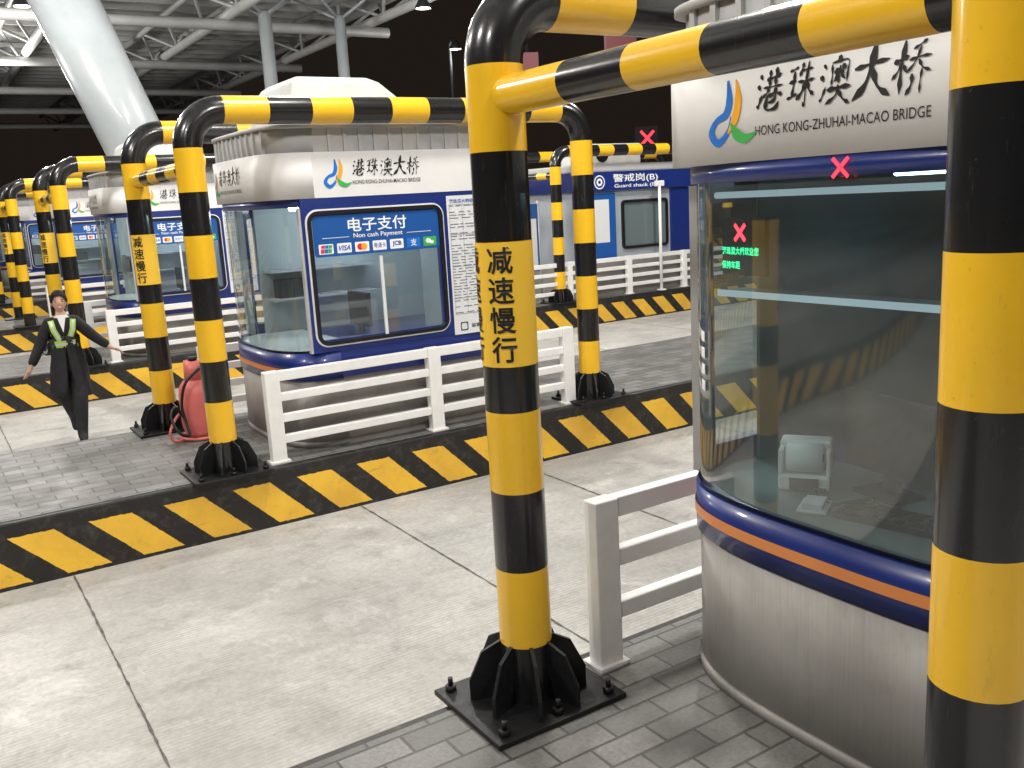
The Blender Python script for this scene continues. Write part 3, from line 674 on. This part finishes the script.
# ------------------------------------------------------------------ canopy
CX=13.4
root=empty('canopy',(0,0,8))
bm=NB();box(bm,-16,CX,-8,62,.75,.85);obj('roof_deck',bm,m_deck,root)
for k in range(60):
    y=-4+k*1.1;bm=NB();box(bm,-16,CX,y-.06,y+.06,.50,.75);obj('purlin',bm,m_steel,root)
for k in range(7):
    x=-13+k*4.3;bm=NB()
    tube(bm,(x,-8,-.35),(x,62,-.35),.14);tube(bm,(x-.7,-8,.35),(x-.7,62,.35),.09,n=8);tube(bm,(x+.7,-8,.35),(x+.7,62,.35),.09,n=8)
    for j in range(21):
        y=-7+j*3.3
        for sg in (-1,1):
            tube(bm,(x,y,-.35),(x+sg*.7,y+1.65,.35),.05,n=6,caps=False);tube(bm,(x+sg*.7,y+1.65,.35),(x,y+3.3,-.35),.05,n=6,caps=False)
    obj('truss',bm,m_steel,root)
for k in range(7):
    y=12+k*7.5;bm=NB();tube(bm,(-16,y,-.6),(CX,y,-.6),.15,n=12);obj('tie_beam',bm,m_steel,root)
bm=NB();box(bm,CX-.02,CX+.2,-8,62,.35,.95);obj('edge_beam',bm,m_steel,root)
tag(root,'tubular steel toll plaza canopy overhead','canopy')
def column(p0,p1,r0,r1,label,mt,grp='canopy columns'):
    t=empty('canopy_column',p0);d=Vector(p1)-Vector(p0)
    bm=NB();tube(bm,(0,0,0),d,r0,r1,n=32);obj('shaft',bm,mt,t)
    bm=NB();tube(bm,(0,0,-.0),(0,0,.25),r0*1.15,r0*1.12,n=24);obj('footing',bm,m_conc2,t)
    bm=NB()
    for a in (0,1,2,3):
        e=Vector((1.6*math.cos(a*PI/2+.6),1.6*math.sin(a*PI/2+.6),8.3-p1[2]))
        tube(bm,d-d.normalized()*.1,d+e-Vector((0,0,p0[2])),r1*.3,r1*.22,n=10)
    obj('branch',bm,mt,t);tag(t,label,'column',grp)
m_colw=mat('column_paint',(.40,.44,.46),.3,0,.12,2,coat=.4)
column((5.35,20.0,ZI),(2.85,20.0,7.4),.62,.60,'thick pale leaning canopy column at the upper left',m_colw)
column((9.2,26,0),(9.2,26,7.6),.20,.18,'slim vertical canopy column, left of the pair above the second booth',m_colw)
column((11.4,26,0),(11.4,26,7.6),.18,.16,'slim vertical canopy column, right of the pair above the second booth',m_colw)
column((-1.6,36.0,0),(-3.8,38.0,7.4),.5,.45,'leaning canopy column far at the left edge',m_colw)
m_lamp=emis('lamp_lens',(1,.85,.6),30)
LP=[(-3.5,3.8),(3.2,-1.0),(3.4,4.6),(10,2.5),(-2,10.5),(4.6,10.8),(11,10),(1,17),(7.5,16.5),(3,24),(11.75,21.6),(-3,26),(3,34),(15.75,27.0),(-3.2,-.6)]
NUM=['one','two','three','four','five','six','seven','eight','nine','ten','eleven','twelve','thirteen','fourteen','fifteen (unseen, added as fill)']
for i,(x,y) in enumerate(LP):
    mast=i==13;far=i==10
    t=empty('mast_lamp' if mast else 'canopy_or_fill_lamp',(x,y,7.0));bm=NB();lathe(bm,[(.0,.26),(.10,.26),(.12,.2),(.2,.06),(.2,0)],n=20);obj('housing',bm,m_dark,t)
    bm=NB();lathe(bm,[(0.0,.0),(.1,.0),(.185,.02)],n=20);obj('lens',bm,m_lamp,t)
    bm=NB()
    if mast: path_tube(bm,[(.0,.1,-7),(.0,.35,-3),(.0,.35,.2),(0,.2,.33),(0,0,.28)],.05)
    else: tube(bm,(0,0,.26),(0,0,1.55),.02,n=8)
    obj('mast' if mast else 'hanger',bm,m_dark,t)
    l=bpy.data.lights.new('lamp','POINT');l.energy=130 if (mast or far) else (740 if y<12 else 640);l.color=(1,.965,.915);l.shadow_soft_size=.28
    if i==14: l.energy=600  # extra unseen lamp added to brighten the near fascia and railing
    lo=bpy.data.objects.new('lamp_light',l);col.objects.link(lo);lo.location=(x,y,6.6)
    if mast: tag(t,'small bright lamp on a dark mast beyond the canopy edge','lamp')
    else: tag(t,'round lit lamp hanging from the canopy, number %s along the lanes'%NUM[i],'lamp','canopy lamps')
# ------------------------------------------------------------------ gas cylinder
m_exred=mat('extinguisher_red',(.76,.18,.16),.4,0,.18,5,coat=.2)
t=empty('gas_cylinder',(1.86,7.86,ZI),.4)
bm=NB();lathe(bm,[(0,.05),(.10,.05),(.11,.02),(.125,.02),(.125,.06),(.14,.10),(.145,.14),(.145,.38),(.135,.44),(.10,.49),(.055,.52),(.05,.55),(0,.55)],n=32);obj('tank',bm,m_exred,t)
bm=NB();X=Vector((1,0,0));Y=Vector((0,1,0));V=[ring(bm,Vector((0,0,z)),X,Y,r,28) for r,z in ((.085,.50),(.075,.66),(.069,.66),(.079,.50))]
for a in range(4): bridge(bm,V[a],V[(a+1)%4])
obj('collar',bm,m_exred,t)
bm=NB();tube(bm,(0,0,.54),(0,0,.66),.022);tube(bm,(0,0,.66),(0,0,.69),.038,n=12);tube(bm,(0,-.02,.60),(0,-.08,.60),.014,n=10);obj('valve',bm,m_dark,t)
bm=NB();path_tube(bm,smooth_path([(.17*math.cos(a),.17*math.sin(a),.02) for a in [2*PI*i/12 for i in range(13)]],3),.013)
path_tube(bm,smooth_path([(-.17,0,.02),(-.28,-.02,.03),(-.30,0,.10),(-.22,.02,.2),(-.13,.02,.26)],5),.012)
obj('cradle',bm,m_exred,t)
bm=NB();path_tube(bm,smooth_path([(0,-.08,.60),(-.06,-.14,.60),(-.17,-.1,.5),(-.2,-.06,.32),(-.19,-.08,.16),(-.22,-.14,.08),(-.3,-.12,.12),(-.3,-.04,.24),(-.22,0,.3),(-.16,-.02,.2)],5),.012);obj('hose',bm,m_dark,t)
tag(t,'pinkish red gas cylinder with collar and loose black hose behind the second striped post','gas cylinder')
# ------------------------------------------------------------------ woman
def skinned(V,E,R,root=0,sub=2):
    me=bpy.data.meshes.new('s');me.from_pydata([Vector(v) for v in V],E,[]);o=bpy.data.objects.new('s',me);col.objects.link(o)
    sk=o.modifiers.new('k','SKIN')
    for i,r in enumerate(R):
        me.skin_vertices[0].data[i].radius=r if isinstance(r,tuple) else (r,r);me.skin_vertices[0].data[i].use_root=(i==root)
    ss=o.modifiers.new('u','SUBSURF');ss.levels=sub;ss.render_levels=sub
    dg=bpy.context.evaluated_depsgraph_get();m2=bpy.data.meshes.new_from_object(o.evaluated_get(dg));bpy.data.objects.remove(o);return m2
m_suit=mat('black_suit',(.013,.013,.017),.75,0,.2,8);m_skin=mat('skin',(.60,.36,.26),.5);m_hair=mat('dark_hair',(.008,.006,.005),.7,spec=.25)
m_lip=mat('lips',(.50,.07,.07),.4);m_hv=mat('hi_vis',(.45,.72,.10),.5);m_silver=mat('reflective_tape',(.70,.72,.74),.35,.2);m_shirt=mat('white_shirt',(.80,.80,.82),.6);m_eye=mat('eye_dark',(.02,.012,.01),.2)
V=[(0,0,.86),(0,.0,.97),(0,0,1.10),(0,-.005,1.22),(0,0,1.32),(0,-.012,1.40),
 (.13,0,1.265),(.27,-.03,1.10),(.41,-.08,.975),
 (-.13,0,1.265),(-.24,.03,1.04),(-.345,-.05,.85),
 (.085,0,.80),(.07,-.15,.46),(.035,-.17,.09),(.04,-.31,.035),
 (-.085,0,.80),(-.065,-.0,.455),(-.01,.24,.20),(-.01,.17,.07)]
E=[(0,1),(1,2),(2,3),(3,4),(4,5),(3,6),(6,7),(7,8),(3,9),(9,10),(10,11),(0,12),(12,13),(13,14),(14,15),(0,16),(16,17),(17,18),(18,19)]
R=[(.148,.112),(.12,.095),(.138,.11),(.13,.10),.05,.045,.074,.060,.047,.074,.060,.047,.104,.076,.056,.038,.104,.076,.054,.038]
body=NB();body.from_mesh(skinned(V,E,R))
for f in body.faces:
    c=f.calc_center_median();f.material_index=1 if (c.z>1.345 and abs(c.x)<.1) else (4 if (c.z>1.32 and abs(c.x)<.06 and c.y<0) else 0);f.smooth=True
torso=body.copy()
def hand(w,d,side,curl):
    w=Vector(w);d=Vector(d).normalized();side=Vector(side);side=(side-d*side.dot(d)).normalized();n=d.cross(side)
    V=[w-d*.03,w,w+d*.04,w+d*.075];mm=skinned(V,[(0,1),(1,2),(2,3)],[.022,.024,(.034,.018),(.034,.016)],1,1);k=len(body.faces);body.from_mesh(mm)
    for i,(o,l) in enumerate(((-.027,.062),(-.009,.072),(.009,.068),(.027,.052))):
        p=w+d*.07+side*o;a=(d+n*.15*curl).normalized();b=(d+n*.6*curl).normalized();c=(d+n*1.1*curl).normalized()
        V=[p-d*.02,p,p+a*l*.45,p+a*l*.45+b*l*.33,p+a*l*.45+b*l*.33+c*l*.25];body.from_mesh(skinned(V,[(0,1),(1,2),(2,3),(3,4)],[.009,.0088,.0082,.0075,.006],1,1))
    p=w+d*.02-side*.028;V=[p+side*.015,p,p-side*.02+d*.025,p-side*.026+d*.052];body.from_mesh(skinned(V,[(0,1),(1,2),(2,3)],[.013,.012,.010,.008],1,1))
    body.faces.ensure_lookup_table()
    for f in body.faces[k:]: f.material_index=1;f.smooth=True
hand((.425,-.085,.965),(.75,-.25,-.35),(.2,-.9,.2),.6);hand((-.35,-.055,.84),(-.45,-.25,-.8),(-.2,-.9,.2),.8)
k=len(body.faces);hc=Vector((0,-.02,1.485))
hb=bmesh.ops.create_uvsphere(body,u_segments=28,v_segments=20,radius=1)
for v in hb['verts']:
    x,y,z=v.co;sx=.074*(1-.24*max(0,-z)**1.3);sy=.092*(1-.1*max(0,-z))
    p=Vector((x*sx,y*sy,z*.106))
    if y<0:
        nx=x;nz=z
        p.y-=.018*math.exp(-((nx/.16)**2)-(((nz+.12)/.16)**2))*(y<-.5)
        p.y+=.006*math.exp(-(((abs(nx)-.38)/.18)**2)-(((nz-.1)/.14)**2))
        p.y-=.006*math.exp(-((nx/.3)**2)-(((nz+.82)/.2)**2))
    v.co=hc+p
for sg in (-1,1):
    e=bmesh.ops.create_uvsphere(body,u_segments=10,v_segments=8,radius=1)
    for v in e['verts']: v.co=hc+Vector((sg*.077+v.co.x*.009,.0+v.co.y*.018,-.015+v.co.z*.03))
body.faces.ensure_lookup_table()
for f in body.faces[k:]: f.material_index=1;f.smooth=True
def blob(c,s,mi):
    body.faces.ensure_lookup_table();k=len(body.faces);e=bmesh.ops.create_uvsphere(body,u_segments=12,v_segments=8,radius=1)
    for v in e['verts']: v.co=Vector(c)+Vector((v.co.x*s[0],v.co.y*s[1],v.co.z*s[2]))
    body.faces.ensure_lookup_table()
    for f in body.faces[k:]: f.material_index=mi;f.smooth=True
for sg in (-1,1): blob(hc+Vector((sg*.029,-.079,.004)),(.011,.006,.005),2);blob(hc+Vector((sg*.029,-.080,.024)),(.016,.005,.0025),2)
blob(hc+Vector((0,-.083,-.052)),(.025,.008,.009),3);blob(hc+Vector((0,-.0895,-.051)),(.020,.004,.005),4)
wroot=empty('person',(1.247,10.616,.004),math.radians(-6))
for f in body.faces:
    if f.calc_center_median().z<.07 and f.material_index==0: f.material_index=5
m_shoe=mat('black_shoe',(.01,.01,.01),.25)
obj('body',body,[m_suit,m_skin,m_eye,m_lip,m_shirt,m_shoe],wroot,fixn=False)
bm=NB();e=bmesh.ops.create_uvsphere(bm,u_segments=64,v_segments=48,radius=1)
for v in e['verts']:
    x,y,z=v.co;v.co=hc+Vector((x*.083,y*.106+.003,z*.120+.004))
def inface(v):
    y=v.co.y-hc.y;z=v.co.z-hc.z;x=v.co.x
    return (y<0 and (x/.064)**2+((z+.03)/.090)**2<1) or (z<-.01 and y<.02) or z<-.075
bmesh.ops.delete(bm,geom=[v for v in bm.verts if inface(v)],context='VERTS')
e=bmesh.ops.create_uvsphere(bm,u_segments=14,v_segments=10,radius=.045)
for v in e['verts']: v.co=v.co+hc+Vector((0,.12,.03))
for f in bm.faces: f.smooth=True
obj('hair',bm,m_hair,wroot)
bm=NB();prev=None
for z,rx,ry,yo,op in ((1.12,.150,.115,0,.02),(1.02,.142,.112,0,.03),(.92,.156,.128,-.005,.06),(.80,.178,.152,-.005,.10),(.68,.188,.175,.0,.16),(.58,.195,.19,.005,.24),(.50,.20,.20,.005,.32)):
    a=[]
    for i in range(41):
        t=-PI/2+op+(2*PI-2*op)*i/40
        a.append(bm.verts.new((rx*(1+.05*math.sin(5*t+z*9))*math.cos(t),yo+ry*math.sin(t)*(1+.06*math.sin(4*t)),z+.014*math.sin(3*t))))
    if prev:
        for i in range(40): bm.faces.new((prev[i],prev[i+1],a[i+1],a[i])).smooth=True
    prev=a
co=obj('coat',bm,m_suit,wroot);sd=co.modifiers.new('s','SOLIDIFY');sd.thickness=.006
bvh=BVHTree.FromBMesh(torso)
def vest(bm,pts,w,mi,off=.008):
    prev=None;n=24
    for i in range(n+1):
        t=i/n*(len(pts)-1);j=min(int(t),len(pts)-2);p=Vector(pts[j]).lerp(Vector(pts[j+1]),t-j);d=(Vector(pts[j+1])-Vector(pts[j])).normalized();nn=Vector((-d.y,d.x))
        q=[]
        for s in (-1,-.5,0,.5,1):
            x=p.x+nn.x*w/2*s;z=p.y+nn.y*w/2*s;h=bvh.ray_cast(Vector((x,-1,z)),Vector((0,1,0)))
            y=(h[0].y if h[0] else -.08)-off;q.append(bm.verts.new((x,y,z)))
        if prev:
            for a in range(4): f=bm.faces.new((prev[a],prev[a+1],q[a+1],q[a]));f.material_index=mi
        prev=q
bm=NB()
for sg in (-1,1):
    vest(bm,[(sg*.105,1.30),(sg*.09,1.2),(sg*.035,1.07)],.055,0,.012);vest(bm,[(sg*.105,1.29),(sg*.09,1.2),(sg*.04,1.09)],.022,1,.015)
vest(bm,[(-.12,1.05),(.12,1.05)],.07,0,.018);vest(bm,[(-.12,1.05),(.12,1.05)],.028,1,.021)
obj('safety_vest',bm,[m_hv,m_silver],wroot);torso.free()
bm=NB();bm.faces.new([bm.verts.new(p) for p in ((-.045,-.068,1.35),(.045,-.068,1.35),(.0,-.118,1.17))]);obj('shirt',bm,m_shirt,wroot)
tag(wroot,'smiling woman in black coat with yellow-green reflective vest striding with arms swung out','person')
# ------------------------------------------------------------------ world, camera
w=bpy.data.worlds.new('World');scene.world=w;w.use_nodes=True
bg=w.node_tree.nodes['Background'];bg.inputs[0].default_value=(.014,.010,.008,1);bg.inputs[1].default_value=1
sun=bpy.data.lights.new('moon','SUN');sun.energy=.02;sun.angle=.009;so=bpy.data.objects.new('moon',sun);col.objects.link(so);so.rotation_euler=(.7,.2,0)
cam=bpy.data.cameras.new('cam');co_=bpy.data.objects.new('cam',cam);col.objects.link(co_)
ph,ro,hd=[math.radians(a) for a in (11.470,3.226,32.471)]
h=Vector((math.sin(hd),math.cos(hd),0));R0=Vector((math.cos(hd),-math.sin(hd),0));Z=Vector((0,0,1))
F=h*math.cos(ph)-Z*math.sin(ph);U0=h*math.sin(ph)+Z*math.cos(ph);Rr=R0*math.cos(ro)-U0*math.sin(ro);U=U0*math.cos(ro)+R0*math.sin(ro)
mw=Matrix.Identity(4)
for i in range(3): mw[i][0]=Rr[i];mw[i][1]=U[i];mw[i][2]=-F[i]
mw[2][3]=2.3;co_.matrix_world=mw
cam.sensor_width=36;cam.lens=924.839/1024*36;cam.clip_end=1500;cam.clip_start=.05
scene.camera=co_
scene.view_settings.view_transform='Standard';scene.view_settings.look='None';scene.view_settings.exposure=0
